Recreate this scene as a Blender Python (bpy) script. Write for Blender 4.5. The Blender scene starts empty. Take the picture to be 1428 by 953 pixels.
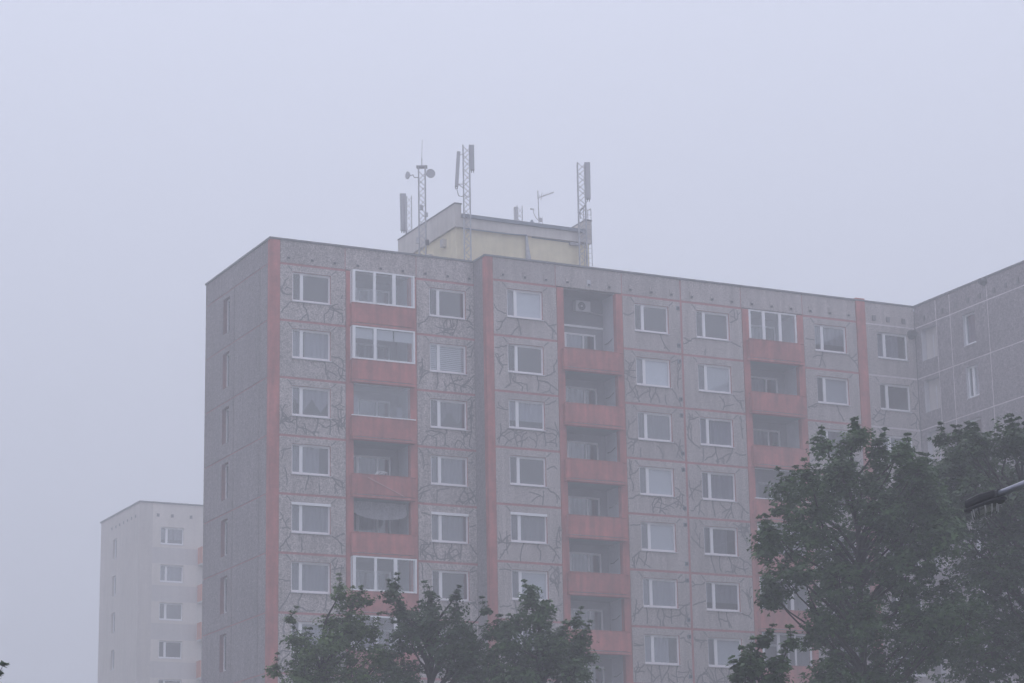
import bpy, math, random
import numpy as np
from mathutils import Vector, Matrix

S = bpy.context.scene
# ------------------------------------------------------------------ camera
CAM = Vector((-51.956, -106.514, 1.697))
YAW, PIT, ROL, FPX = -0.4644, 0.2486, -0.0179, 3487.7
fwd = Vector((-math.sin(YAW)*math.cos(PIT), math.cos(YAW)*math.cos(PIT), math.sin(PIT)))
right = Vector((math.cos(YAW), math.sin(YAW), 0)); up = right.cross(fwd)
r2 = right*math.cos(ROL)+up*math.sin(ROL); u2 = -right*math.sin(ROL)+up*math.cos(ROL)
cd = bpy.data.cameras.new('camera'); cam = bpy.data.objects.new('camera', cd); S.collection.objects.link(cam)
cd.sensor_width = 36; cd.sensor_fit = 'HORIZONTAL'; cd.lens = FPX*36/1428; cd.clip_start = .1; cd.clip_end = 3000
cam.matrix_world = Matrix(((r2.x, u2.x, -fwd.x, CAM.x), (r2.y, u2.y, -fwd.y, CAM.y), (r2.z, u2.z, -fwd.z, CAM.z), (0, 0, 0, 1)))
S.camera = cam

# ------------------------------------------------------------------ overcast sky and sun
SUN_EL, SUN_AZ = math.radians(48), math.radians(25)      # azimuth measured from +Y towards +X
W = bpy.data.worlds.new("World"); S.world = W; W.use_nodes = True
nt = W.node_tree; nt.nodes.clear(); N = nt.nodes.new; L = nt.links.new
out = N('ShaderNodeOutputWorld'); bg = N('ShaderNodeBackground'); bg.inputs[1].default_value = 0.1
sky = N('ShaderNodeTexSky'); sky.sky_type = 'NISHITA'; sky.sun_disc = False
sky.sun_elevation = SUN_EL; sky.sun_rotation = SUN_AZ
tc = N('ShaderNodeTexCoord'); sp = N('ShaderNodeSeparateXYZ'); L(tc.outputs['Generated'], sp.inputs[0])
mx = N('ShaderNodeMath'); mx.operation = 'MAXIMUM'; mx.inputs[1].default_value = 0; L(sp.outputs['Z'], mx.inputs[0])
ma = N('ShaderNodeMath'); ma.operation = 'MULTIPLY_ADD'; ma.inputs[1].default_value = 2/3; ma.inputs[2].default_value = 1/3
L(mx.outputs[0], ma.inputs[0])                              # overcast luminance: one third at the horizon, full overhead
ov = N('ShaderNodeVectorMath'); ov.operation = 'SCALE'; ov.inputs[0].default_value = (13.3, 14.0, 16.9)
L(ma.outputs[0], ov.inputs['Scale'])
mixc = N('ShaderNodeMix'); mixc.data_type = 'RGBA'; mixc.inputs[0].default_value = 0.93
L(sky.outputs[0], mixc.inputs[6]); L(ov.outputs[0], mixc.inputs[7])
L(mixc.outputs[2], bg.inputs[0]); L(bg.outputs[0], out.inputs[0])
sl = bpy.data.lights.new('sun', 'SUN'); sl.energy = 0.5; sl.angle = math.radians(40); sl.color = (1, .97, .93)
so = bpy.data.objects.new('sun', sl); S.collection.objects.link(so)
sd = Vector((math.sin(SUN_AZ)*math.cos(SUN_EL), math.cos(SUN_AZ)*math.cos(SUN_EL), math.sin(SUN_EL)))
so.rotation_euler = sd.to_track_quat('Z', 'Y').to_euler(); so.location = (0, 0, 80)
S.view_settings.view_transform = 'Standard'; S.view_settings.look = 'None'
S.view_settings.exposure = 0; S.view_settings.gamma = 1; S.view_settings.use_curve_mapping = False
S.cycles.use_denoising = True; S.cycles.use_adaptive_sampling = True; S.cycles.adaptive_threshold = 0.02
S.cycles.max_bounces = 8; S.cycles.volume_bounces = 3; S.cycles.transparent_max_bounces = 12
S.cycles.diffuse_bounces = 3; S.cycles.glossy_bounces = 3

HAZE_D = 0.0040; HAZE_C = (.875, .87, .915); HAZE_G = 0.2

# ------------------------------------------------------------------ helpers
rnd = random.Random(7)
C = S.collection

def mat(name, col, rough=.85, spec=.3, metallic=0, noise=None, bump=None, vary=0, streak=0, col2=None):
    m = bpy.data.materials.new(name); m.use_nodes = True; t = m.node_tree; b = t.nodes['Principled BSDF']
    b.inputs['Roughness'].default_value = rough; b.inputs['Specular IOR Level'].default_value = spec
    b.inputs['Metallic'].default_value = metallic; b.inputs['Base Color'].default_value = (*col, 1)
    n = t.nodes.new; l = t.links.new
    geo = n('ShaderNodeNewGeometry'); src = None
    def layer(scale, vec_scale, lo, hi, prev, detail=3):
        mp = n('ShaderNodeMapping'); mp.inputs['Scale'].default_value = vec_scale; l(geo.outputs['Position'], mp.inputs[0])
        tx = n('ShaderNodeTexNoise'); tx.inputs['Scale'].default_value = scale; tx.inputs['Detail'].default_value = detail; l(mp.outputs[0], tx.inputs[0])
        mr = n('ShaderNodeMapRange'); mr.inputs[1].default_value = .3; mr.inputs[2].default_value = .7
        mr.inputs[3].default_value = lo; mr.inputs[4].default_value = hi; l(tx.outputs[0], mr.inputs[0])
        if prev is None: return mr.outputs[0], tx
        mm = n('ShaderNodeMath'); mm.operation = 'MULTIPLY'; l(prev, mm.inputs[0]); l(mr.outputs[0], mm.inputs[1]); return mm.outputs[0], tx
    if noise:
        for (sc, amp) in noise: src, _ = layer(sc, (1, 1, 1), 1-amp, 1+amp, src)
    if streak: src, _ = layer(3.2, (1, 1, .12), 1-streak, 1+streak, src, 5)
    if vary:
        oi = n('ShaderNodeObjectInfo'); mr = n('ShaderNodeMapRange'); mr.inputs[3].default_value = 1-vary; mr.inputs[4].default_value = 1+vary
        l(oi.outputs['Random'], mr.inputs[0])
        if src is None: src = mr.outputs[0]
        else:
            mm = n('ShaderNodeMath'); mm.operation = 'MULTIPLY'; l(src, mm.inputs[0]); l(mr.outputs[0], mm.inputs[1]); src = mm.outputs[0]
    if src is not None:
        vm = n('ShaderNodeVectorMath'); vm.operation = 'SCALE'; vm.inputs[0].default_value = col
        l(src, vm.inputs['Scale'])
        if col2:
            tx = n('ShaderNodeTexNoise'); tx.inputs['Scale'].default_value = 1.1; l(geo.outputs['Position'], tx.inputs[0])
            mr = n('ShaderNodeMapRange'); mr.inputs[1].default_value = .42; mr.inputs[2].default_value = .62; l(tx.outputs[0], mr.inputs[0])
            v2 = n('ShaderNodeVectorMath'); v2.operation = 'SCALE'; v2.inputs[0].default_value = col2; l(src, v2.inputs['Scale'])
            mi = n('ShaderNodeMix'); mi.data_type = 'VECTOR'; l(mr.outputs[0], mi.inputs[0]); l(vm.outputs[0], mi.inputs[4]); l(v2.outputs[0], mi.inputs[5])
            l(mi.outputs[1], b.inputs['Base Color'])
        else: l(vm.outputs[0], b.inputs['Base Color'])
    if bump:
        tx = n('ShaderNodeTexNoise'); tx.inputs['Scale'].default_value = bump[0]; l(geo.outputs['Position'], tx.inputs[0])
        bp = n('ShaderNodeBump'); bp.inputs['Strength'].default_value = bump[1]; bp.inputs['Distance'].default_value = .02
        l(tx.outputs[0], bp.inputs['Height']); l(bp.outputs[0], b.inputs['Normal'])
    return m

M = {}
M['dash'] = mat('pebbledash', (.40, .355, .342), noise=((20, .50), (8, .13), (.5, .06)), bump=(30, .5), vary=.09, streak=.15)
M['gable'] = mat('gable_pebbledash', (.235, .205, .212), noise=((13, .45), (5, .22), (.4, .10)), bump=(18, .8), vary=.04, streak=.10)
M['coral'] = mat('coral_paint', (.41, .130, .112), noise=((6, .10), (1.2, .16)), streak=.22, vary=.09)
M['coral_band'] = mat('coral_joint_paint', (.40, .15, .15), noise=((8, .15), (1.0, .15)))
M['greyband'] = mat('pale_joint_paint', (.66, .60, .61), noise=((8, .15),))
M['seal'] = mat('crack_sealant', (.155, .142, .145), rough=.7, noise=((5, .2),))
M['white'] = mat('white_frame', (.88, .87, .89), rough=.45, noise=((3, .03),))
M['sill'] = mat('sill_metal', (.66, .65, .68), rough=.5, noise=((5, .06),))
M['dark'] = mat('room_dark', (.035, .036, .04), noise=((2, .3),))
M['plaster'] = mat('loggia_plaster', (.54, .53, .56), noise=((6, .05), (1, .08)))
M['soffit'] = mat('concrete_soffit', (.19, .19, .20), noise=((7, .08), (1, .1)))  # darkened with the loggia interior, recess shade kept in the colour
M['backwall'] = mat('loggia_back_wall_shaded', (.27, .265, .28), noise=((6, .05), (1, .1)), vary=.15)  # darker copy of the loggia plaster, shade of the recess painted in
M['coping'] = mat('roof_coping', (.16, .16, .175), rough=.6, noise=((4, .2),))  # tone lifted to imitate haze along the roof edge
M['yellow'] = mat('yellow_render', (.76, .67, .46), noise=((3, .05), (.6, .06)), streak=.06)  # paled in colour for denser fog around the machine room
M['cream'] = mat('cream_render', (.60, .56, .52), noise=((3, .05), (.7, .06)), streak=.08)  # lightened base colour stands in for extra haze on the cornice
M['pale'] = mat('pale_paint', (.66, .60, .55), noise=((4, .04), (.4, .05)), streak=.05)
M['paleband'] = mat('pale_grey_paint', (.54, .50, .48), noise=((4, .04), (.4, .05)), streak=.05)
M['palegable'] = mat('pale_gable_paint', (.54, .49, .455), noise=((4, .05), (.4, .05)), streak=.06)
M['reveal'] = mat('gable_reveal_paint', (.26, .13, .13), noise=((8, .15), (1.0, .15)), vary=.2)
M['rod'] = mat('pale_rod', (.50, .32, .30))
M['orange'] = mat('orange_paint', (.55, .18, .09), noise=((4, .05),), streak=.05)
M['galv'] = mat('galvanised_steel', (.42, .42, .44), rough=.5, metallic=.2, noise=((6, .15),))  # mast fade into thicker fog put into this lighter colour
M['antenna'] = mat('antenna_plastic', (.46, .46, .48), rough=.5, noise=((3, .05),))  # lightened so the aerials look fogged at roof height
M['curtain'] = mat('net_curtain', (.22, .22, .255), rough=.9, noise=((3, .08),), vary=.45)
M['blind'] = mat('blind_slats', (.66, .66, .70), rough=.6, noise=((3, .04),), vary=.2)
M['cloth'] = mat('patterned_cloth', (.22, .215, .23), noise=((14, .35),), rough=.95)
M['ac'] = mat('cream_plastic', (.50, .49, .50), rough=.5, noise=((3, .04),))
M['black'] = mat('black_plastic', (.03, .03, .035), rough=.5, noise=((4, .2),))
M['gutter'] = mat('gutter_sheet', (.20, .23, .27), rough=.5, noise=((4, .1),))
M['bark'] = mat('bark', (.05, .042, .036), noise=((12, .4),), bump=(20, .6))
M['roof'] = mat('roof_felt', (.07, .07, .075), noise=((3, .2),))
M['ground'] = mat('grass_ground', (.05, .07, .03), noise=((2, .3), (.2, .2)), col2=(.06, .06, .04))
M['lampshell'] = mat('lamp_shell', (.014, .014, .02), rough=.6, spec=.25, noise=((5, .2),))
M['steel'] = mat('painted_steel_tube', (.34, .34, .42), rough=.3, metallic=.6, noise=((5, .1),))

def glass(name, fac, col):
    m = bpy.data.materials.new(name); m.use_nodes = True; t = m.node_tree; t.nodes.clear()
    o = t.nodes.new('ShaderNodeOutputMaterial'); mi = t.nodes.new('ShaderNodeMixShader'); g = t.nodes.new('ShaderNodeBsdfGlossy')
    tr = t.nodes.new('ShaderNodeBsdfTransparent'); tr.inputs[0].default_value = (*col, 1); g.inputs['Roughness'].default_value = .03
    geo = t.nodes.new('ShaderNodeNewGeometry'); tx = t.nodes.new('ShaderNodeTexNoise'); tx.inputs['Scale'].default_value = 1.3
    t.links.new(geo.outputs['Position'], tx.inputs[0]); bp = t.nodes.new('ShaderNodeBump'); bp.inputs['Strength'].default_value = .04
    t.links.new(tx.outputs[0], bp.inputs['Height']); t.links.new(bp.outputs[0], g.inputs['Normal'])
    mi.inputs[0].default_value = fac; t.links.new(tr.outputs[0], mi.inputs[1]); t.links.new(g.outputs[0], mi.inputs[2]); t.links.new(mi.outputs[0], o.inputs[0])
    return m
M['pane'] = glass('window_glass', .10, (.92, .94, .95))
M['clear'] = glass('balcony_glass', .09, (.93, .95, .96))
M['bowl'] = glass('lamp_bowl_plastic', .25, (.8, .8, .82))

def leafmat(name, c1, c2):
    m = bpy.data.materials.new(name); m.use_nodes = True; t = m.node_tree; b = t.nodes['Principled BSDF']
    geo = t.nodes.new('ShaderNodeNewGeometry'); tx = t.nodes.new('ShaderNodeTexNoise'); tx.inputs['Scale'].default_value = 1.3
    t.links.new(geo.outputs['Position'], tx.inputs[0])
    ad = t.nodes.new('ShaderNodeMath'); ad.operation = 'MULTIPLY_ADD'; ad.inputs[1].default_value = .5
    t.links.new(geo.outputs['Random Per Island'], ad.inputs[0]); t.links.new(tx.outputs[0], ad.inputs[2])
    mr = t.nodes.new('ShaderNodeMapRange'); mr.inputs[1].default_value = .35; mr.inputs[2].default_value = 1.1; t.links.new(ad.outputs[0], mr.inputs[0])
    mi = t.nodes.new('ShaderNodeMix'); mi.data_type = 'RGBA'; mi.inputs[6].default_value = (*c1, 1); mi.inputs[7].default_value = (*c2, 1)
    t.links.new(mr.outputs[0], mi.inputs[0]); t.links.new(mi.outputs[2], b.inputs['Base Color'])
    b.inputs['Roughness'].default_value = .5; b.inputs['Specular IOR Level'].default_value = .35
    tl = t.nodes.new('ShaderNodeBsdfTranslucent'); t.links.new(mi.outputs[2], tl.inputs[0])
    ms = t.nodes.new('ShaderNodeMixShader'); ms.inputs[0].default_value = .35
    t.links.new(b.outputs[0], ms.inputs[1]); t.links.new(tl.outputs[0], ms.inputs[2])
    t.links.new(ms.outputs[0], t.nodes['Material Output'].inputs[0])
    return m
M['leaf_lime'] = leafmat('leaf_mid_green', (.030, .068, .018), (.125, .21, .05))
M['leaf_dark'] = leafmat('leaf_dark_green', (.018, .044, .017), (.07, .13, .04))
M['leaf_maple'] = leafmat('leaf_maple_green', (.022, .055, .018), (.092, .17, .052))

class MB:
    def __init__(s): s.v = []; s.f = []; s.m = []; s.mats = []
    def mi(s, name):
        if name not in s.mats: s.mats.append(name)
        return s.mats.index(name)
    def box(s, x0, x1, y0, y1, z0, z1, m):
        n = len(s.v); k = s.mi(m)
        s.v += [(x0, y0, z0), (x1, y0, z0), (x1, y1, z0), (x0, y1, z0), (x0, y0, z1), (x1, y0, z1), (x1, y1, z1), (x0, y1, z1)]
        for f in ((0, 3, 2, 1), (4, 5, 6, 7), (0, 1, 5, 4), (1, 2, 6, 5), (2, 3, 7, 6), (3, 0, 4, 7)):
            s.f.append(tuple(n+i for i in f)); s.m.append(k)
        return s
    def poly(s, pts, m):
        n = len(s.v); s.v += [tuple(p) for p in pts]; s.f.append(tuple(range(n, n+len(pts)))); s.m.append(s.mi(m)); return s
    def tube(s, a, b, r, m, n=6, r1=None):
        a = Vector(a); b = Vector(b); d = (b-a).normalized(); q = d.to_track_quat('Z', 'Y'); r1 = r if r1 is None else r1
        i0 = len(s.v); k = s.mi(m)
        for (c, rr) in ((a, r), (b, r1)):
            for i in range(n):
                t = 2*math.pi*i/n; s.v.append(tuple(c+q @ Vector((math.cos(t)*rr, math.sin(t)*rr, 0))))
        for i in range(n):
            j = (i+1) % n; s.f.append((i0+i, i0+j, i0+n+j, i0+n+i)); s.m.append(k)
        s.f.append(tuple(i0+i for i in reversed(range(n)))); s.m.append(k); s.f.append(tuple(i0+n+i for i in range(n))); s.m.append(k)
        return s
    def path(s, pts, r, m, n=6):
        for i in range(len(pts)-1):
            ra = r[i] if isinstance(r, (list, tuple)) else r; rb = r[i+1] if isinstance(r, (list, tuple)) else r
            s.tube(pts[i], pts[i+1], ra, m, n, rb)
        return s
    def mesh(s, name, smooth=False, bevel=0):
        me = bpy.data.meshes.new(name); me.from_pydata(s.v, [], s.f)
        for n in s.mats: me.materials.append(M[n])
        me.polygons.foreach_set('material_index', s.m)
        if smooth: me.polygons.foreach_set('use_smooth', [True]*len(me.polygons))
        me.update(); return me

def obj(name, me, parent=None, loc=(0, 0, 0), rz=0, label=None, cat=None, group=None, kind=None):
    if isinstance(me, MB): me = me.mesh(name)
    o = bpy.data.objects.new(name, me); C.objects.link(o); o.location = loc; o.rotation_euler = (0, 0, rz)
    if parent: o.parent = parent
    for k, v in (('label', label), ('category', cat), ('group', group), ('kind', kind)):
        if v: o[k] = v
    return o
def thing(name, loc, label, cat, group=None, rz=0): return obj(name, None, None, loc, rz, label, cat, group)

cache = {}
def shared(key, fn):
    if key not in cache: cache[key] = fn()
    return cache[key]

# ------------------------------------------------------------------ ground
g = MB(); c0 = (-20, -20); R = 560
g.poly([(c0[0]-R, c0[1]-R, 0), (c0[0]+R, c0[1]-R, 0), (c0[0]+R, c0[1]+R, 0), (c0[0]-R, c0[1]+R, 0)], 'ground')
obj('ground', g, kind='structure')

# ------------------------------------------------------------------ facade pieces (local frame: x right, y into the wall, z up)
H = 36.246; J1 = 35.0; ST = 2.8
def J(k): return J1-ST*(k-1)
REV = .35
def hole_panel(x0, x1, z0, z1, holes, m, rev='coral_band', thick=REV):
    """panel with rectangular holes: front ring, reveals, outer edges"""
    b = MB()
    xs = sorted({x0, x1, *[h[0] for h in holes], *[h[1] for h in holes]}); zs = sorted({z0, z1, *[h[2] for h in holes], *[h[3] for h in holes]})
    for i in range(len(xs)-1):
        for j in range(len(zs)-1):
            cx = (xs[i]+xs[i+1])/2; cz = (zs[j]+zs[j+1])/2
            if any(h[0] < cx < h[1] and h[2] < cz < h[3] for h in holes): continue
            b.poly([(xs[i], 0, zs[j]), (xs[i+1], 0, zs[j]), (xs[i+1], 0, zs[j+1]), (xs[i], 0, zs[j+1])], m)
    t = thick
    b.poly([(x0, 0, z0), (x0, 0, z1), (x0, t, z1), (x0, t, z0)], m); b.poly([(x1, 0, z1), (x1, 0, z0), (x1, t, z0), (x1, t, z1)], m)
    b.poly([(x0, 0, z1), (x1, 0, z1), (x1, t, z1), (x0, t, z1)], m); b.poly([(x1, 0, z0), (x0, 0, z0), (x0, t, z0), (x1, t, z0)], m)
    for (a, c, d, e) in holes:
        b.poly([(a, 0, d), (a, t, d), (a, t, e), (a, 0, e)], rev); b.poly([(c, 0, d), (c, 0, e), (c, t, e), (c, t, d)], rev)
        b.poly([(a, 0, e), (a, t, e), (c, t, e), (c, 0, e)], rev); b.poly([(a, 0, d), (c, 0, d), (c, t, d), (a, t, d)], rev)
    return b

def cracks(x0, x1, z0, z1, hole, level, r):
    """dark sealant bands over mended cracks in a panel, as thin raised strips"""
    b = MB(); Y = -.006
    hx0, hx1, hz0, hz1 = hole
    def strip(pts, w):
        for i in range(len(pts)-1):
            a = Vector((pts[i][0], pts[i][1])); c = Vector((pts[i+1][0], pts[i+1][1])); d = c-a
            if d.length < .01: continue
            n = Vector((-d.y, d.x)).normalized()*w/2; e = d.normalized()*w*.3
            a = a-e; c = c+e; yy = Y-.0012*(i % 2)
            b.poly([(a.x-n.x, yy, a.y-n.y), (c.x-n.x, yy, c.y-n.y), (c.x+n.x, yy, c.y+n.y), (a.x+n.x, yy, a.y+n.y)][::1], 'seal')
    def inside(p): return hx0-.04 < p[0] < hx1+.04 and hz0-.04 < p[1] < hz1+.04
    def walk(p, ang, length, w, depth=0):
        pts = [p]; tot = 0; tgt = ang
        while tot < length:
            st = r.uniform(.10, .26); tgt += r.gauss(0, .10); ang = tgt+r.gauss(0, .24)
            q = (pts[-1][0]+math.cos(ang)*st, pts[-1][1]+math.sin(ang)*st)
            if not (x0 < q[0] < x1 and z0 < q[1] < z1) or inside(q): break
            pts.append(q); tot += st
            if depth < 2 and r.random() < .27: walk(q, ang+r.choice((-1, 1))*r.uniform(.7, 1.3), r.uniform(.3, 1.0), w*.9, depth+1)
        if len(pts) > 1: strip(pts, w)
    nb = (0, 1, 2, 4)[level]
    for i in range(nb):
        x = hx0+(hx1-hx0)*(i+r.uniform(.1, .9))/max(nb, 1)
        if r.random() < .65: walk((x, hz0-.05), -math.pi/2, r.uniform(.7, 1.7), .066)
        else: walk((x, z0+.03), math.pi/2, r.uniform(.15, .6), .06)
    for i in range((0, 1, 2, 3)[level]):
        sx = r.choice((0, 1)); z = r.uniform(z0+.5, hz1)
        if sx == 0: walk((hx0-.05, z), math.pi+r.uniform(-.5, .5), r.uniform(.4, 1.3), .06)
        else: walk((hx1+.05, z), r.uniform(-.5, .5), r.uniform(.4, 1.3), .06)
    for i in range((0, 0, 1, 2)[level]):
        sx = x0+.25 if r.random() < .5 else x1-.22
        walk((sx, r.uniform(z0+.5, z1-.9)), r.choice((1, -1))*math.pi/2, r.uniform(.6, 1.5), .06)
    if level and r.random() < .75: strip([(hx0-.03, hz1+.04), (hx0-.16, hz1+.2), (hx0-.24, z1-.03)], .05)
    if level and r.random() < .75: strip([(hx1+.03, hz1+.04), (hx1+.14, hz1+.14), (hx1+.26, z1-.05)], .05)
    if level and r.random() < .6: walk((hx0-.05, hz0-.04), -2.4, 1.2, .062)
    if level and r.random() < .7: walk((hx1+.05, hz0-.04), -.7, 1.3, .062)
    return b

def window(parent, loc, rz, w, h, mull, kind='sheer', frame_w=.075, two=True):
    def fr():
        b = MB(); f = frame_w
        b.box(0, f, 0, .07, 0, h, 'white'); b.box(w-f, w, 0, .07, 0, h, 'white')
        b.box(f, w-f, 0, .07, 0, f+.04, 'white'); b.box(f, w-f, 0, .07, h-f, h, 'white')
        if mull: b.box(mull-.08, mull+.08, -.012, .07, f+.04, h-f, 'white')
        if mull:                                            # thin sash lines
            b.box(mull+.07, w-f, .02, .05, h-f-.035, h-f, 'white'); b.box(f, mull-.07, .02, .05, f+.015, f+.045, 'white')
        return b.mesh('window')
    o = obj('window', shared(('wf', w, h, mull, frame_w), fr), parent, loc, rz)
    def pn():
        b = MB(); f = frame_w
        b.box(f, (mull-.07) if mull else w-f, .03, .04, f, h-f, 'pane')
        if mull: b.box(mull+.07, w-f, .03, .04, f, h-f, 'pane')
        return b.mesh('pane')
    obj('pane', shared(('wp', w, h, mull, frame_w), pn), o)
    def sl(): return MB().box(-.02, w+.02, -.18, 0, -.035, -.005, 'sill').mesh('sill')
    obj('sill', shared(('ws', w, h), sl), o)
    def cur(var):
        def f():
            r = random.Random(var); b = MB(); n = 44; ph = r.uniform(0, 6); hh = h-.1
            def yy(x): return .115+.022*math.sin(x*21+ph+1.5*math.sin(x*3+ph))
            for i in range(n):
                xa = .04+(w-.08)*i/n; xb = .04+(w-.08)*(i+1)/n
                if var % 4 == 1 and mull and mull+.05 < xa < mull+.15: continue
                if var % 4 == 2:                            # swagged net curtain, longer at the sides
                    t0 = abs(((xa/w)*2.2+.3) % 1-.5)*2; zb = h*(.62-.42*t0)
                    zb = max(.08, zb)
                elif var % 4 == 3: zb = h*.30
                else: zb = .06
                if var % 5 == 4 and xa > w*.72: continue
                b.poly([(xa, yy(xa), zb), (xb, yy(xb), zb), (xb, yy(xb), hh), (xa, yy(xa), hh)], 'curtain')
            return b.mesh('curtain', True)
        return f
    if kind.startswith('sheer') or kind in ('swag', 'half'):
        var = {'sheer': rnd.choice((0, 4, 5, 8)), 'swag': 2, 'half': 3, 'sheerg': 1}.get(kind, 0)
        obj('curtain', shared(('cu', w, h, var), cur(var)), o)
    if kind == 'bright':
        def br():
            b = MB(); x0 = (mull+.03) if mull else .05
            b.box(x0, w-.05, .10, .11, .05, h-.05, 'blind')
            if mull: b.box(.05, mull-.03, .16, .17, .05, h-.05, 'curtain')
            return b.mesh('roller_blind')
        obj('roller_blind', shared(('br', w, h, mull), br), o)
    if kind == 'blind':
        def bl():
            b = MB(); z = .08
            while z < h-.1: b.box(.06, w-.06, .075, .10, z, z+.07, 'blind'); z += .095
            return b.mesh('venetian_blind')
        obj('venetian_blind', shared(('bl', w, h), bl), o)
    if kind.endswith('+box') or kind == 'box':
        pass
    return o
def shutter_box(win, w, h):
    obj('shutter_box', shared(('sb', w, h), lambda: MB().box(-.01, w+.01, -.1, 0, h-.13, h+.0, 'white').mesh('shutter_box')), win)

def window_bay(bld, G, x0, x1, Y0, k, kind, crack, rz=0, origin=None, hole=(.88, 2.86, .98, 2.44), m='dash', mull=.50, box=False, rev='coral_band'):
    """one storey panel with its window; G is the bay origin"""
    z = J(k+1); hx0, hx1, hz0, hz1 = hole
    key = ('hp', round(x0-G, 2), round(x1-G, 2), hole, m, rev)
    def mk(): return hole_panel(x0-G, x1-G, .055, ST-.055, [hole], m, rev).mesh('wall_panel')
    p = obj('wall_panel', shared(key, mk), bld, (G, Y0, z))
    if crack:
        cm = cracks(x0-G+.02, x1-G-.02, .07, ST-.07, hole, crack, random.Random(int(G*97)+k*31))
        if cm.v: obj('crack_seal', cm, p, kind='stuff')
    w = window(bld, (G+hx0, Y0+.10, z+hz0), 0, round(hx1-hx0, 3), round(hz1-hz0, 3), mull, kind)
    if box: shutter_box(w, round(hx1-hx0, 3), round(hz1-hz0, 3))
    return w

NR = 9                                                       # storeys built in detail, counted from the top
# ------------------------------------------------------------------ main block
main = thing('apartment_building', (7, 5, 0), 'large grey panel apartment block with coral red balconies, corner strips and mended cracks', 'apartment building')
OFF = (-7, -5, 0)
def mobj(name, b, loc=(0, 0, 0), rz=0, **k): return obj(name, b, main, (loc[0]-7, loc[1]-5, loc[2]), rz, **k)
YA = 1.32
main_frame = obj('core', None, main)  # placeholder replaced below
bpy.data.objects.remove(main_frame)
# solid core behind the panels, darkness of unlit rooms put into its colour
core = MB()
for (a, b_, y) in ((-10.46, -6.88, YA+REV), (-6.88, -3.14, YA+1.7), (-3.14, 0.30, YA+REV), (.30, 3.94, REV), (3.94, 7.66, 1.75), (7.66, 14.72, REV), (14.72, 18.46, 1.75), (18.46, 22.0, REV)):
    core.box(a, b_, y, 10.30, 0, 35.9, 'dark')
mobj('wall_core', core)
low = MB()                                                   # plain wall of the lowest storeys, below the frame
zl = J(NR+1)-.06
low.box(-10.78, 0.1, YA, YA+.34, 0, zl, 'dash'); low.box(.4, 3.93, 0, .34, 0, zl, 'dash'); low.box(7.67, 14.7, 0, .34, 0, zl, 'dash'); low.box(18.47, 21.8, 0, .34, 0, zl, 'dash')
mobj('lower_wall', low)
# rear wall and roof
mobj('rear_wall', MB().box(-10.78, 25.5, 10.30, 10.42, 0, 36.15, 'dash'))
rf = MB(); rf.box(-10.6, .3, YA+.2, 10.3, 35.9, 36.0, 'roof'); rf.box(.3, 22.1, .2, 10.3, 35.9, 36.0, 'roof')
roof = mobj('roof', rf)
cp = MB()
cp.box(-10.84, -.06, YA-.06, YA+.24, 36.16, H, 'coping'); cp.box(-10.84, -10.55, YA+.24, 10.45, 36.16, H, 'coping')
cp.box(-.06, 22.4, -.06, .24, 36.16, H+.001, 'coping'); cp.box(-.06, .24, .24, YA+.24, 36.16, H, 'coping')
obj('coping', cp, roof)
# corner strips (coral)
for (a, b_, y, z1) in ((-10.78, -10.28, YA-.012, 36.16), (0, .40, -.012, 36.16), (21.83, 22.39, -.05, 36.32)):
    mobj('corner_strip', MB().box(a, b_, y, y+.34, 0, z1, 'coral'))
# jog side wall and gable
mobj('side_wall', MB().box(0.0, .3, .34, YA+.1, 0, 36.16, 'gable'))

tabA1 = ['none', 'sheerg', 'swag', 'sheer', 'sheer', 'sheer', 'half', 'sheer', 'sheer']
tabA3 = ['none', 'blind', 'swag', 'sheer', 'sheer', 'none', 'sheer', 'half', 'sheer']
tabB1 = ['bright', 'none', 'half', 'none', 'sheer', 'bright', 'sheer', 'sheer', 'half']
tabB3 = ['none', 'bright', 'sheer', 'bright', 'bright', 'sheer', 'sheer', 'half', 'sheer']
tabB4 = ['none', 'bright', 'sheer', 'sheer', 'sheer', 'half', 'bright', 'sheer', 'sheer']
tabB6 = ['half', 'bright', 'sheer', 'none', 'sheer', 'sheer', 'half', 'sheer', 'sheer']
crk = {'A1': (2, 1, 3, 2, 1, 2, 2, 2, 2), 'A3': (2, 3, 3, 2, 3, 2, 2, 2, 2), 'B1': (1, 3, 3, 1, 2, 3, 2, 2, 2), 'B3': (1, 3, 2, 2, 1, 3, 3, 2, 2), 'B4': (1, 1, 3, 2, 3, 2, 3, 2, 2), 'B6': (1, 1, 1, 1, 2, 2, 2, 2, 2)}
class Off:                                                   # children of main are placed in world coordinates minus its base
    pass
def wb(G, x0, x1, Y0, k, kind, crack, **kw):
    return window_bay(main, G-7, x0-7, x1-7, Y0-5, k, kind, crack, **kw)
for k in range(1, NR+1):
    i = k-1
    wb(-10.52, -10.26, -6.89, YA, k, tabA1[i], crk['A1'][i], box=(k == 5))
    wb(-3.32, -3.12, -.02, YA, k, tabA3[i], crk['A3'][i], box=(k == 5))
    wb(.28, .42, 3.91, 0, k, tabB1[i], crk['B1'][i], box=(k == 5))
    wb(7.48, 7.68, 11.02, 0, k, tabB3[i], crk['B3'][i])
    wb(11.08, 11.14, 14.70, 0, k, tabB4[i], crk['B4'][i])
    wb(18.28, 18.48, 21.80, 0, k, tabB6[i], crk['B6'][i])
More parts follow.
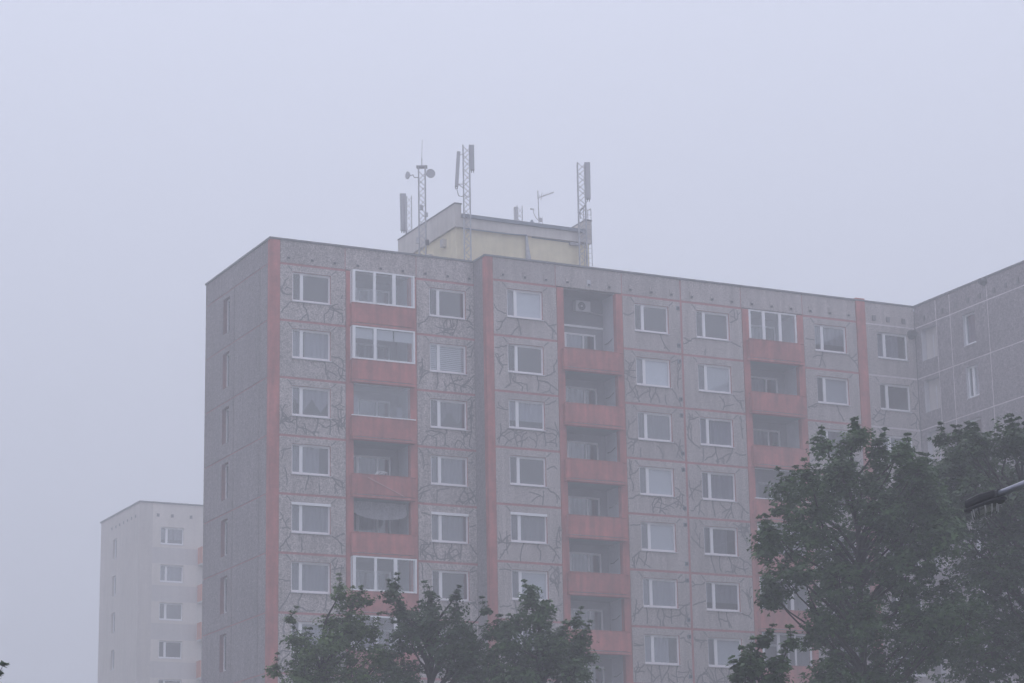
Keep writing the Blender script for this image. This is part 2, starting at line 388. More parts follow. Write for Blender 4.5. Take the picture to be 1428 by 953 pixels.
# parapet panels with their vent slots
def parapet(x0, x1, Y0, dx):
    p = mobj('parapet_panel', MB().box(x0, x1, Y0+.001, Y0+.34, J1+.06, 36.155, 'dash'))
    for d in dx:
        v = MB(); v.box(d-.10, d+.10, Y0-.03, Y0+.0, 35.22, 35.55, 'plaster' if 5.7 < d < 5.8 else 'dash'); v.box(d-.06, d+.07, Y0-.045, Y0-.03, 35.24, 35.34, 'black')
        obj('vent', v, p)
for (x0, x1, Y0, G) in ((-10.26, -6.93, YA, -10.52), (-6.89, -3.16, YA, -6.92), (-3.12, -.02, YA, -3.32), (.42, 3.86, 0, .28), (3.90, 7.63, 0, 3.88), (7.67, 11.04, 0, 7.48), (11.12, 14.66, 0, 11.08), (14.70, 18.43, 0, 14.68), (18.47, 21.80, 0, 18.28)):
    parapet(x0, x1, Y0, [G+.66, G+1.88, G+3.05])
# joint bands
for k in range(1, NR+2):
    for (x0, x1, Y0) in ((-10.27, -6.88, YA), (-3.13, -.0, YA), (.41, 3.92, 0), (7.67, 14.71, 0), (18.47, 21.81, 0)):
        mobj('joint_band', MB().box(x0, x1, Y0+.012, Y0+.33, J(k)-.056, J(k)+.056, 'coral_band'))
jv = MB().box(11.02, 11.14, .010, .32, 0, 36.1, 'coral_band'); mobj('joint_band', jv)
for x in (3.88, 7.65, 14.68, 18.45): mobj('joint_band', MB().box(x-.02, x+.02, .012, .3, J1, 36.1, 'coral_band'))
for x in (-6.91, -3.14): mobj('joint_band', MB().box(x-.02, x+.02, YA+.012, YA+.3, J1, 36.1, 'coral_band'))
# dark square vents beside the vertical joint
for k in range(1, NR+1):
    for dz in (.44, 2.41):
        v = MB(); v.box(10.80, 10.98, -.05, -.001, J(k+1)+dz-.10, J(k+1)+dz+.10, 'gutter'); v.box(10.83, 10.95, -.056, -.05, J(k+1)+dz-.07, J(k+1)+dz+.07, 'black')
        mobj('wall_vent', v)

# gable wall (faces -X): local x runs towards -Y
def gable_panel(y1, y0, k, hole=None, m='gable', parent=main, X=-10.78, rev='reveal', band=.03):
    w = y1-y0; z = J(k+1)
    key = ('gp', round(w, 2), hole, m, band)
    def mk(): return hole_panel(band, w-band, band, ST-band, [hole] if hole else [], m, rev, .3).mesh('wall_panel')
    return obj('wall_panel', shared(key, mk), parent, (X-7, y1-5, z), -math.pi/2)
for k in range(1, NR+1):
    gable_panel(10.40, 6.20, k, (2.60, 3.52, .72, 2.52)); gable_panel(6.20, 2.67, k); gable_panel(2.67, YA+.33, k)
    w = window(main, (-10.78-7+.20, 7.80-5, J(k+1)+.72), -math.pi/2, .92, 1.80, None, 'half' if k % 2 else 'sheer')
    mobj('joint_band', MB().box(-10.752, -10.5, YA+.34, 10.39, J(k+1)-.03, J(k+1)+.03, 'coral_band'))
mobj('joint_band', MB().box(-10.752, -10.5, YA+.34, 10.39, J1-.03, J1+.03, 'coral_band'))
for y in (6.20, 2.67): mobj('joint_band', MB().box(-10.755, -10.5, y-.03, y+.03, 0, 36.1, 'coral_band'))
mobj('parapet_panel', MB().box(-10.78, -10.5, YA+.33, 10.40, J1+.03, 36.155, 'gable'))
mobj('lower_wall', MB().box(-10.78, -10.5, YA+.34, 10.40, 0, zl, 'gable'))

# ------------------------------------------------------------------ loggias
def pillars(G, Y0):
    for (a, b_) in ((.06, .44), (3.41, 3.78)):
        mobj('pillar', MB().box(G+a, G+b_, Y0, Y0+.30, 0, J1, 'coral'))
        inner = (G+.44, G+.50) if a < 1 else (G+3.34, G+3.41)
    mobj('loggia_side_wall', MB().box(G+.0, G+.34, Y0+.30, Y0+1.7, 0, 35.9, 'plaster'))
    mobj('loggia_side_wall', MB().box(G+3.42, G+3.74, Y0+.30, Y0+1.7, 0, 35.9, 'plaster'))
pillars(-6.92, YA); pillars(3.88, 0); pillars(14.68, 0)

def loggia(G, Y0, zf, kind, ceil=True, ptop=None, win='a'):
    """balcony slab with its parapet; zf is the underside of the slab"""
    d = .30
    def slab():
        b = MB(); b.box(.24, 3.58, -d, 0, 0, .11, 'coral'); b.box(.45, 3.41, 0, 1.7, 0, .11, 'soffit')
        return b.mesh('balcony')
    o = mobj('balcony', shared(('slab',), slab), (G, Y0, zf))
    def rail():
        b = MB(); b.box(.50, 3.36, -d+.02, -d+.07, .16, 1.10, 'coral'); b.box(.28, .50, -d+.03, -d+.08, .14, 1.09, 'coral'); b.box(3.36, 3.55, -d+.03, -d+.08, .14, 1.09, 'coral')
        b.box(.25, .30, -d+.04, -.002, .13, 1.09, 'coral'); b.box(3.52, 3.57, -d+.04, -.002, .13, 1.09, 'coral')
        b.box(.26, 3.56, -d+.05, -.002, .115, .15, 'seal')
        return b.mesh('railing')
    obj('railing', shared(('rail',), rail), o)
    obj('handrail', shared(('hr',), lambda: MB().box(.24, 3.58, -d+.0, -d+.10, 1.105, 1.135, 'coral').mesh('handrail')), o)
    # back wall with door and window
    def back():
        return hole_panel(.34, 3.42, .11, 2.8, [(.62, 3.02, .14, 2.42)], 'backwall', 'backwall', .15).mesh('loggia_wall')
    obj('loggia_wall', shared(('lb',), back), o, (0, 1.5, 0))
    def bw():
        b = MB()
        for (a, c) in ((.62, .70), (1.22, 1.36), (2.94, 3.02)): b.box(a, c, 0, .07, .14, 2.42, 'white')
        b.box(.70, 1.22, 0, .07, 2.33, 2.42, 'white'); b.box(1.36, 2.94, 0, .07, 2.33, 2.42, 'white')
        b.box(1.36, 2.94, .0, .07, .75, .85, 'white'); b.box(1.36, 2.94, .01, .06, .14, .75, 'white'); b.box(2.28, 2.36, .0, .07, .85, 2.33, 'white')
        return b.mesh('balcony_window')
    w = mobj('balcony_window', shared(('bw',), bw), (G, Y0+1.52, zf))
    obj('pane', shared(('bwp',), lambda: MB().box(.70, 1.22, .03, .04, .14, 2.33, 'pane').box(1.36, 2.28, .03, .04, .85, 2.33, 'pane').box(2.36, 2.94, .03, .04, .85, 2.33, 'pane').mesh('pane')), w)
    def bc():
        b = MB()
        for i in range(20):
            xa = 1.3+.95*i/20; xb = xa+.95/20; f = lambda x: .10+.015*math.sin(x*26)
            b.poly([(xa, f(xa), .3), (xb, f(xb), .3), (xb, f(xb), 2.35), (xa, f(xa), 2.35)], 'curtain')
        return b.mesh('curtain', True)
    obj('curtain', shared(('bc',), bc), w)
    top = 2.78
    def glaze(name, x0, x1, y, z0, z1, bars, ret=False):
        b = MB(); f = .09
        b.box(x0, x1, y, y+.07, z0, z0+.08, 'white'); b.box(x0, x1, y, y+.07, z1-.07, z1, 'white')
        b.box(x0, x0+f+.06, y, y+.07, z0+.08, z1-.07, 'white'); b.box(x1-f, x1, y, y+.07, z0+.08, z1-.07, 'white')
        for (c, w_) in bars: b.box(c-w_/2, c+w_/2, y-.003, y+.07, z0+.08, z1-.07, 'white')
        if ret:
            for x in (x0, x1-.06): b.box(x, x+.06, y+.07, -.003, z0, z0+.06, 'white'); b.box(x, x+.06, y+.07, -.003, z1-.06, z1, 'white'); b.box(x, x+.06, -.06, -.003, z0+.06, z1-.06, 'white')
        q = obj(name, b, o)
        p = MB(); p.box(x0+f, x1-f, y+.03, y+.04, z0+.05, z1-.05, 'clear')
        if ret: p.box(x0+.02, x0+.03, y+.07, -.06, z0+.05, z1-.05, 'clear')
        obj('balcony_pane', p, o)
        return q
    if kind == 'white3': glaze('glazing_frame', .27, 3.56, -d+.0, 1.14, top, ((1.43, .13), (2.46, .18)), True)
    if kind == 'white2b':
        glaze('glazing_frame', .27, 3.56, -d+.0, 1.14, top, ((1.45, .15),), True)
        b = MB(); b.box(.40, 1.36, -d+.10, -d+.12, 2.18, top-.08, 'blind'); b.box(1.54, 2.42, -d+.10, -d+.12, 2.18, top-.08, 'blind'); b.box(2.50, 3.44, -d+.10, -d+.12, 2.18, top-.08, 'blind')
        obj('roller_blind', b, o)
    if kind == 'in3': glaze('glazing_frame', .45, 3.40, .04, 1.02, top, ((1.38, .17), (2.38, .17)))
    if kind == 'in2': glaze('glazing_frame', .45, 3.40, .04, 1.02, top, ((1.45, .15), (2.45, .08)))
    if kind == 'frameless':
        b = MB()
        for i in range(4): b.box(.45+.745*i, .45+.745*(i+1)-.01, .0, .012, 1.16, top-.03, 'clear')
        obj('balcony_pane', b, o)
        obj('glazing_frame', MB().box(.24, 3.58, -d+.0, -d+.12, 1.14, 1.19, 'white').box(.45, 3.40, -.01, .03, top-.035, top, 'white'), o)
        obj('curtain', MB().box(.52, .80, .3, .31, 1.0, 2.3, 'curtain').box(2.9, 3.2, .5, .51, 1.0, 1.9, 'curtain'), o)
    return o
kA = ['white3', 'white2b', 'frameless', 'open', 'open', 'white3', 'white3', 'open', 'open']
kB5 = ['in3', 'open', 'open', 'frameless', 'in2', 'in3', 'in2', 'in3', 'open']
for k in range(1, NR+1):
    loggia(-6.92, YA, J(k+1)+.04, kA[k-1]); loggia(14.68, 0, J(k+1)+.04, kB5[k-1])
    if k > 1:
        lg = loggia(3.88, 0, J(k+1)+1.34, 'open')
        obj('side_wall_mark', MB().path([(3.40, .45, 2.02), (3.40, .95, 1.88), (3.40, 1.25, 1.90)], .022, 'seal', 5), lg)  # dark diagonal mark on the side wall, built as a thin bar
loggia(3.88, 0, J(NR+2)+1.34, 'open')
# grey upper lining of the stair-side loggia and white strip on its back wall
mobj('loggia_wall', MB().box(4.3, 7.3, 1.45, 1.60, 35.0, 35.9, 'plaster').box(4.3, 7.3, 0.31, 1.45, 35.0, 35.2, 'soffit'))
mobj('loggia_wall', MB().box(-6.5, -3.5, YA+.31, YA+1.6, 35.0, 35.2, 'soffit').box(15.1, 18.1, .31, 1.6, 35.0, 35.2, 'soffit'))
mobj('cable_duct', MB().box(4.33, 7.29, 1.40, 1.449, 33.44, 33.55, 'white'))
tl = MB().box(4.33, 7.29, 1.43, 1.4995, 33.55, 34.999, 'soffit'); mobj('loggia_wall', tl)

# ------------------------------------------------------------------ rooftop machine room
rx0, rx1, ry0, ry1 = -.20, 7.65, 3.0, 10.1
mr_ = mobj('machine_room', MB().box(rx0+.12, rx1-.12, ry0+.12, ry1-.12, 35.95, 38.52, 'yellow'))
cn = MB(); cn.box(rx0, rx1, ry0, ry1, 38.50, 39.10, 'cream'); obj('cornice', cn, mr_, (7, 5, 0)) if False else None
def mr(name, b): return obj(name, b, mr_)
mr('cornice', cn)
mr('gutter', MB().box(rx0+.36, rx1-.36, ry0-.10, ry0+.2, 39.02, 39.20, 'gutter'))
for (a, b_) in ((rx0, rx0+.36), (rx1-.36, rx1)):
    mr('roof_parapet', MB().box(a, b_, ry0-.0, ry1, 39.10, 39.70, 'cream').box(a-.03, b_+.03, ry0-.03, ry1+.03, 39.70, 39.76, 'coping'))
mr('downpipe', MB().path([(rx0+.4, ry0-.03, 38.44), (2.9, ry0-.03, 38.44), (3.85, ry0-.03, 38.50)], .035, 'gutter').path([(3.85, ry0+.04, 38.48), (3.88, ry0+.02, 37.9), (3.93, ry0, 37.2), (3.93, ry0, 36.0)], [.06, .09, .15, .16], 'galv', 8))
mr('wall_cable', MB().path([(4.2, ry0+.09, 38.46), (7.3, ry0+.09, 38.44)], .025, 'gutter').box(6.35, 6.95, ry0-.02, ry0+.11, 38.30, 38.44, 'galv'))
mr('equipment_cabinet', MB().box(rx0-.12, rx0+.12, 6.0, 6.7, 37.2, 37.85, 'cream')); mr('equipment_cabinet', MB().box(rx0-.1, rx0+.12, 4.3, 4.6, 37.8, 38.2, 'cream'))

# ------------------------------------------------------------------ masts and aerials on the roof
def lattice(t, w, z0, z1, rl=.034, rb=.017, step=.36, tri=False):
    pts = ((-w/2, -w/2), (w/2, -w/2), (w/2, w/2), (-w/2, w/2))
    if tri: pts = ((-w/2, 0), (w/2, 0), (0, w*.8))
    for (x, y) in pts: obj('leg', MB().tube((x, y, z0), (x, y, z1), rl, 'galv'), t)
    b = MB(); z = z0+.1; i = 0; n = len(pts)
    while z+step < z1:
        for j in range(n):
            p, q = pts[j], pts[(j+1) % n]
            if i % 2: p, q = q, p
            b.tube((p[0], p[1], z), (q[0], q[1], z+step), rb, 'galv', 4)
        z += step; i += 1
    obj('bracing', b, t)
def panel_antenna(t, x, y, z0, z1, w=.26, lean=0, side=-1, br=.2, dep=.14):
    b = MB(); n = len(b.v)
    b.box(x-w/2, x+w/2, y-dep/2, y+dep/2, z0, z1, 'antenna'); b.box(x-w/2+.03, x+w/2-.03, y-dep/2-.03, y-dep/2, z0+.03, z1-.03, 'antenna')
    for z in (z0,): b.tube((x-.05, y, z-.12), (x-.05, y, z), .02, 'black'); b.tube((x+.05, y, z-.12), (x+.05, y, z), .02, 'black')
    if lean: b.v = [(vx+lean*(vz-z0)/(z1-z0), vy, vz) for (vx, vy, vz) in b.v]
    o = obj('panel_antenna', b, t)
    a = MB()
    for z in (z0+.15, z1-.15): a.tube((x+lean*(z-z0)/(z1-z0), y, z), (x-side*br+0, y, z), .02, 'galv')
    obj('bracket', a, o); return o
def dish(t, c, r, axis, arm):
    b = MB(); n = 14; q = Vector(axis).normalized().to_track_quat('Z', 'Y'); rings = []
    prof = [(0, 0), (.5, .06), (.85, .17), (1, .27), (1, .55), (.96, .55)]
    idx = []
    for (pr_, pz) in prof:
        row = []
        for i in range(n):
            a = 2*math.pi*i/n; p = Vector(c)+q @ Vector((math.cos(a)*pr_*r, math.sin(a)*pr_*r, pz*r)); row.append(len(b.v)); b.v.append(tuple(p))
        idx.append(row)
    k = b.mi('antenna')
    for a_, b2 in zip(idx, idx[1:]):
        for i in range(n): b.f.append((a_[i], a_[(i+1) % n], b2[(i+1) % n], b2[i])); b.m.append(k)
    b.poly([b.v[i] for i in idx[-2]], 'antenna')
    o = obj('dish', b, t); obj('bracket', MB().path(arm, .025, 'galv'), o)

t = thing('antenna_mast', (-1.10, 5.0, 36), 'lattice mast left of the machine room with two drum dishes and a whip', 'antenna mast', 'telecom masts on the roof', -.46)
lattice(t, .34, 0, 6.1)
obj('head_frame', MB().box(-.28, .28, -.2, .2, 6.1, 6.17, 'galv'), t)
obj('whip_aerial', MB().tube((0, 0, 6.17), (0, 0, 6.6), .03, 'galv').tube((0, 0, 6.6), (.03, 0, 7.6), .016, 'galv', 5, .01), t)
dish(t, (-.66, -.05, 5.67), .20, (-.75, -.5, .0), [(-.66, 0, 5.67), (-.45, 0, 5.72), (-.4, 0, 5.58), (-.17, 0, 5.58)])
dish(t, (.42, 0, 5.75), .24, (.3, -.9, .0), [(.17, 0, 5.70), (.42, 0, 5.75)])
obj('junction_box', MB().box(-.1, .06, -.27, -.17, 3.75, 4.0, 'galv').box(.12, .3, -.27, -.15, 3.4, 3.6, 'galv').box(.16, .34, -.28, -.12, 1.9, 2.15, 'black').box(-.3, -.16, -.24, -.1, 2.0, 2.3, 'galv'), t)

t = thing('antenna_mast', (.20, 2.40, 36), 'tall lattice mast near the machine room corner holding one leaning and one upright panel aerial', 'antenna mast', 'telecom masts on the roof', -.44)
lattice(t, .33, 0, 6.65)
panel_antenna(t, -.52, -.05, 4.45, 6.32, .18, .13, -1, .36); panel_antenna(t, .30, -.1, 5.3, 6.65, .2, 0, 1, .14)
obj('cable_loop', MB().path([(-.52, 0, 4.4), (-.42, 0, 4.0), (-.25, 0, 3.95), (-.1, 0, 4.05), (.05, 0, 3.9), (.2, 0, 4.02)], .016, 'black').path([(-.5, 0, 4.5), (-.4, 0, 4.6), (-.3, 0, 4.5), (-.17, 0, 4.4)], .02, 'galv'), t)

t = thing('antenna_mast', (6.82, 2.45, 36), 'tall lattice mast at the right end of the machine room with one long panel aerial', 'antenna mast', 'telecom masts on the roof', -.44)
lattice(t, .38, 0, 6.6)
panel_antenna(t, .33, -.12, 4.6, 6.6, .24, .02, 1, .14)
obj('cable_loop', MB().path([(.25, 0, 4.5), (.1, 0, 4.2), (-.1, 0, 4.0), (-.19, 0, 3.7)], .016, 'black'), t)

t = thing('antenna_mast', (.12, 9.4, 39.1), 'short mast at the far left end of the machine room with two stacked panel aerials', 'antenna mast', 'telecom masts on the roof')
lattice(t, .34, 0, 2.95, .026, .012, .35, True)
panel_antenna(t, -.42, -.1, .9, 2.95, .17, -.03, -1, .25); panel_antenna(t, -.26, -.14, .9, 2.95, .15, -.06, -1, .12)

t = thing('antenna_mast', (5.0, 6.0, 39.1), 'small lattice mast behind the machine room front with a short panel aerial', 'antenna mast', 'telecom masts on the roof')
lattice(t, .30, 0, 2.0, .024, .012, .3, True)
panel_antenna(t, -.28, -.08, 1.05, 1.85, .17, 0, -1, .16)

t = thing('tv_aerial', (6.15, 6.0, 39.1), 'thin television aerial pole with a comb of rods pointing right', 'aerial')
obj('pole', MB().tube((0, 0, 0), (-.05, 0, 2.95), .028, 'galv'), t)
b = MB(); b.tube((-.05, 0, 2.55), (.85, -.1, 2.95), .018, 'galv')
for i in range(8):
    x = .05+i*.11; z = 2.59+.4*x/.9; b.tube((x, -.28+.015*i, z), (x, .26-.015*i, z), .010, 'galv', 4); b.tube((x, 0, z-.09+.006*i), (x, 0, z+.13-.008*i), .009, 'galv', 4)
b.tube((.12, 0, 2.45), (.2, 0, 2.9), .012, 'galv')
obj('aerial_rods', b, t)
obj('side_arm', MB().path([(-.03, 0, 1.3), (-.2, 0, 1.45), (-.33, 0, 1.7), (-.33, 0, 1.9)], .018, 'galv').box(-.52, -.30, -.03, .03, 1.86, 1.92, 'galv').box(-.02, .14, -.08, .02, 1.25, 1.45, 'galv').tube((.18, 0, 0), (.18, 0, 1.5), .015, 'galv'), t)

t = thing('roof_ventilator', (5.45, 5.5, 39.1), 'small dark ventilator cap on the machine room roof beside the television aerial', 'vent')
obj('pipe', MB().tube((0, 0, 0), (0, 0, .95), .05, 'galv'), t); obj('cap', MB().tube((0, 0, .95), (0, 0, 1.12), .12, 'gutter', 8, .05), t)

t = thing('roof_ladder', (7.28, 2.75, 36), 'thin steel ladder with looped handrails at the right end of the machine room', 'ladder')
for x in (-.22, .22): obj('rail', MB().path([(x, 0, 1.2), (x, 0, 4.3), (x, .35, 4.3), (x, .35, 3.8)], .022, 'galv'), t)
for i in range(12): obj('rung', shared(('rung',), lambda: MB().tube((-.22, 0, 0), (.22, 0, 0), .013, 'galv', 5).mesh('rung')), t, (0, 0, 1.35+i*.26))

# ------------------------------------------------------------------ things on the balconies
t = thing('air_conditioner', (6.03, 1.30, 34.22), 'cream air conditioner unit mounted high on the back wall of the topmost open loggia', 'air conditioner')
b = MB(); b.box(-.42, .42, -.16, .14, 0, .56, 'ac'); obj('casing', b, t)
b = MB(); n = 16
b.poly([(-.08+.23*math.cos(2*math.pi*i/n), -.164, .28+.23*math.sin(2*math.pi*i/n)) for i in range(n)], 'black'); obj('fan_opening', b, t)
b = MB()
for i in range(n):
    a0, a1 = 2*math.pi*i/n, 2*math.pi*(i+1)/n
    for r_ in (.22, .14): b.tube((-.08+r_*math.cos(a0), -.172, .28+r_*math.sin(a0)), (-.08+r_*math.cos(a1), -.172, .28+r_*math.sin(a1)), .008, 'ac', 4)
b.tube((-.08, -.18, .28), (-.08, -.165, .28), .07, 'ac', 10); obj('fan_guard', b, t)
obj('pipe', MB().path([(.42, 0, .08), (.6, .05, .04), (1.25, .08, -.02)], .035, 'ac'), t)

def cloth():
    b = MB(); n = 26; r = random.Random(3); k = b.mi('cloth'); rows = 9
    for j in range(rows+1):
        for i in range(n+1):
            u = i/n; v = j/rows; x = .03+u*2.75; sag = .28*math.sin(math.pi*min(1, max(0, u)))**.6 if u < .97 else 0
            z = -v*(.52+.32*math.sin(math.pi*u)**.5)-.0; y = .02+.10*math.sin(v*math.pi)*(.6+.4*math.sin(u*17))+.02*math.sin(u*40)
            b.v.append((x, y, z))
    for j in range(rows):
        for i in range(n): a = j*(n+1)+i; b.f.append((a, a+1, a+n+2, a+n+1)); b.m.append(k)
    return b.mesh('awning_cloth', True)
obj('awning_cloth', cloth(), None, (-6.45, YA+.10, J(6)+2.72), 0, 'pale patterned cloth sagging like an awning across the opening of a coral balcony', 'cloth')

t = thing('clothes_airer', (-5.15, YA-.20, J(5)+1.16), 'small pale wire airer on the rail of the open coral balcony above the awning', 'clothes airer')
b = MB()
for i in range(5): b.tube((-.3+.1*i, -.05, .03+.05*(i % 2)), (-.1+.1*i, .14, .2), .012, 'white', 4)
obj('wires', b, t); obj('frame', MB().path([(-.35, 0, 0), (-.1, .1, .24), (.35, .1, .2), (.3, 0, .0)], .014, 'white', 4), t)
b = MB().box(-.015, .0, 0, .0, 0, 0, 'white')
pl = thing('leaning_pole', (-5.9, YA-.31, J(5)+1.0), 'thin pale pole slanting across a coral balcony parapet in the left column', 'pole')
obj('rod', MB().tube((0, -.03, 0), (1.9, -.03, -.82), .02, 'rod'), pl)

t = thing('flower_pot', (16.35, -.12, J(4)+1.02), 'small dark pot with rounded plant on a coral balcony rail left of the maple', 'flower pot')
obj('pot', MB().tube((0, 0, .0), (0, 0, .24), .10, 'black', 10, .15), t)
b = MB(); r = random.Random(5)
for i in range(60):
    a = Vector((r.gauss(0, 1), r.gauss(0, 1), abs(r.gauss(0, 1)))).normalized()*.18+Vector((0, 0, .22)); d = Vector((r.gauss(0, 1), r.gauss(0, 1), r.gauss(0, 1))).normalized()*.05; e = Vector((r.gauss(0, 1), r.gauss(0, 1), r.gauss(0, 1))).normalized()*.04
    b.poly([a-d, a+e, a+d], 'leaf_dark')
obj('plant', b, t)

# ------------------------------------------------------------------ corner block on the right
cb = thing('apartment_building', (30, -8, 0), 'grey panel apartment block with pale joint lines, standing behind the big trees at right', 'apartment building')
def cobj(name, b, loc=(0, 0, 0), rz=0): return obj(name, b, cb, (loc[0]-30, loc[1]+8, loc[2]), rz)
XR = 25.57
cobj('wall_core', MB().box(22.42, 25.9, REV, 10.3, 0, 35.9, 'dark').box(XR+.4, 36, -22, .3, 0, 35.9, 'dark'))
cobj('lower_wall', MB().box(22.40, XR-.01, 0, .34, 0, zl, 'dash').box(XR, XR+.3, -22, -.01, 0, zl, 'gable'))
cobj('roof', MB().box(22.42, XR+.2, .2, 10.3, 35.9, 36.0, 'roof').box(XR+.2, 36, -22, .2, 35.9, 36.0, 'roof'))
cobj('coping', MB().box(22.41, XR-.06, -.05, .24, 36.16, H, 'coping').box(XR-.06, XR+.24, -22, .24, 36.16, H+.001, 'coping'))
cobj('parapet_panel', MB().box(22.41, XR-.01, .002, .34, J1+.03, 36.158, 'dash'))
for k in range(1, NR+1):
    window_bay(cb, 21.88-30, 22.41-30, XR-.01-30, 8, k, ('sheer', 'none', 'half', 'sheer', 'sheer', 'none', 'sheer', 'sheer', 'half')[k-1], 1 if k in (2, 3) else 0, hole=(1.22, 3.17, .96, 2.40), rev='dash')
    z = J(k+1)
    def rp(y1, y0, hole):
        w = y1-y0
        key = ('rp', round(w, 2), hole)
        return obj('wall_panel', shared(key, lambda: hole_panel(.035, w-.035, .035, ST-.035, [hole] if hole else [], 'gable', 'plaster', .38).mesh('wall_panel')), cb, (XR-30, y1+8, z), -math.pi/2)
    rp(-.0, -1.93, (.55, 1.88, .86, 2.58)); rp(-1.93, -3.16, None); rp(-3.16, -6.36, (1.06, 2.10, .84, 2.50))
    y = -6.36
    while y > -22: rp(y, y-3.2 if y-3.2 > -22 else -22, None); y -= 3.2
    window(cb, (XR+.16-30, -4.22+8, z+.84), -math.pi/2, 1.04, 1.66, .42 if k % 2 == 0 else None, 'sheer' if k != 2 else 'bright')
    cobj('loggia_screen', MB().box(XR+.30, XR+.36, -1.88, -.55, z+.86, z+2.58, 'paleband').box(XR+.27, XR+.30, -1.25, -1.2, z+.9, z+2.2, 'sill'))
for k in range(1, NR+2):
    cobj('joint_band', MB().box(XR+.014, XR+.33, -22, -.03, J(k)-.035, J(k)+.035, 'greyband'))
for y in (-1.93, -3.16, -6.36, -9.56, -12.76, -15.96, -19.16): cobj('joint_band', MB().box(XR+.011, XR+.33, y-.035, y+.035, 0, 36.1, 'greyband'))
for k in range(1, NR+2): cobj('joint_band', MB().box(22.41, XR-.012, .010, .33, J(k)-.05, J(k)+.05, 'greyband'))
y = -.0
for (a, c) in ((-.03, -1.89), (-1.97, -3.12), (-3.2, -6.32), (-6.4, -9.52), (-9.6, -12.72), (-12.8, -15.92), (-16, -19.12), (-19.2, -22)):
    p = cobj('parapet_panel', MB().box(XR, XR+.33, c, a, J1+.04, 36.156, 'gable'))
for yy in (-.9, -2.5, -3.7, -4.8, -5.8, -7.0, -8.0, -9.0): cobj('vent', MB().box(XR-.04, XR-.001, yy-.09, yy+.09, 35.22, 35.48, 'seal'))
for x in (22.95, 23.85, 24.85): cobj('vent', MB().box(x-.11, x+.11, -.045, -.001, 35.18, 35.46, 'seal'))
def drum(c, r, l, ax):
    return MB().tube(Vector(c), Vector(c)+Vector(ax)*l, r, 'black', 12, r*.7)
cobj('wall_drum', drum((25.30, .0, 34.62), .26, .35, (0, -1, 0))); cobj('wall_drum', drum((XR, -6.25, 36.0), .22, .3, (-1, 0, 0)))
cobj('end_wall', MB().box(XR, 36, -22.3, -22, 0, 36.15, 'gable').box(36, 36.3, -22.3, 10.3, 0, 36.15, 'gable'))

# ------------------------------------------------------------------ far block on the left
fb = thing('apartment_building', (14, 73, 0), 'distant pale cream apartment block with orange balconies fading into the fog at the left', 'apartment building')
def fobj(name, b, loc=(0, 0, 0), rz=0): return obj(name, b, fb, (loc[0]-14, loc[1]-73, loc[2]), rz)
FX, FY = 4.60, 68.0; FT = 36.15
FJ = lambda k: 34.85-2.8*(k-1)
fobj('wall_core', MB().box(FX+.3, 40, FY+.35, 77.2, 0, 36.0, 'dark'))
fobj('corner_strip', MB().box(FX, FX+1.0, FY, FY+.34, 0, FT-.1, 'palegable'))
fobj('parapet_panel', MB().box(FX+1.0, 40, FY+.01, FY+.34, FJ(1), FT-.1, 'pale').box(FX, FX+.3, FY+.34, 77.5, FJ(1), FT-.1, 'palegable'))
fobj('coping', MB().box(FX-.08, 40.1, FY-.08, FY+.3, FT-.1, FT, 'coping').box(FX-.08, FX+.3, FY+.3, 77.6, FT-.1, FT, 'coping'))
fobj('roof', MB().box(FX+.3, 40, FY+.3, 77.5, 36.0, FT-.1, 'roof'))
fobj('lower_wall', MB().box(FX+1, 40, FY, FY+.34, 0, FJ(8)-.02, 'pale').box(FX, FX+.3, FY+.34, 77.5, 0, FJ(8)-.02, 'palegable'))
for k in range(1, 8):
    z = FJ(k+1); G = 5.6
    fobj('wall_panel', shared(('f1',), lambda: hole_panel(0, 3.5, .72, 2.32, [(.62, 2.42, .98, 2.26)], 'pale', 'pale').mesh('wall_panel')), (G, FY, z))
    fobj('spandrel', MB().box(G, G+3.5, FY+.012, FY+.34, z-.48, z+.72, 'paleband'))
    window(fb, (G+.62-14, FY+.15-73, z+.98), 0, 1.80, 1.28, .50, ('none', 'half', 'sheer', 'none')[k % 4])
    fobj('wall_panel', shared(('f2',), lambda: hole_panel(0, 9.15, 0, 2.8, [(3.10, 4.0, .0+.70, 2.20)], 'palegable', 'palegable', .3).mesh('wall_panel')), (FX, 77.5, z), -math.pi/2)
    window(fb, (FX+.15-14, 77.5-3.10-73, z+.70), -math.pi/2, .9, 1.5, None, 'half')
    bo = fobj('balcony', MB().box(0, 3.2, -.8, .34, -.1, .02, 'paleband'), (9.14, FY, z-.42))
    obj('railing', MB().box(-.02, 3.22, -.82, -.76, .02, 1.25, 'orange').box(-.02, .04, -.76, 0, .02, 1.25, 'orange'), bo)
    fobj('wall_panel', shared(('f3',), lambda: hole_panel(0, 30.9, 0, 2.79, [(.4, 2.8, .2, 2.4)], 'pale', 'pale').mesh('wall_panel')), (9.1, FY+.003, z))
fobj('spandrel', MB().box(5.6, 9.1, FY+.012, FY+.34, FJ(1)-.48, FJ(1), 'pale'))
for x in (6.0, 7.1, 8.55): fobj('vent', MB().box(x-.1, x+.1, FY-.03, FY+.005, 35.05, 35.28, 'seal'))
for i in range(7): fobj('vent', MB().box(FX-.03, FX, 68.9+i*.95, 69.1+i*.95, 35.05, 35.25, 'seal'))

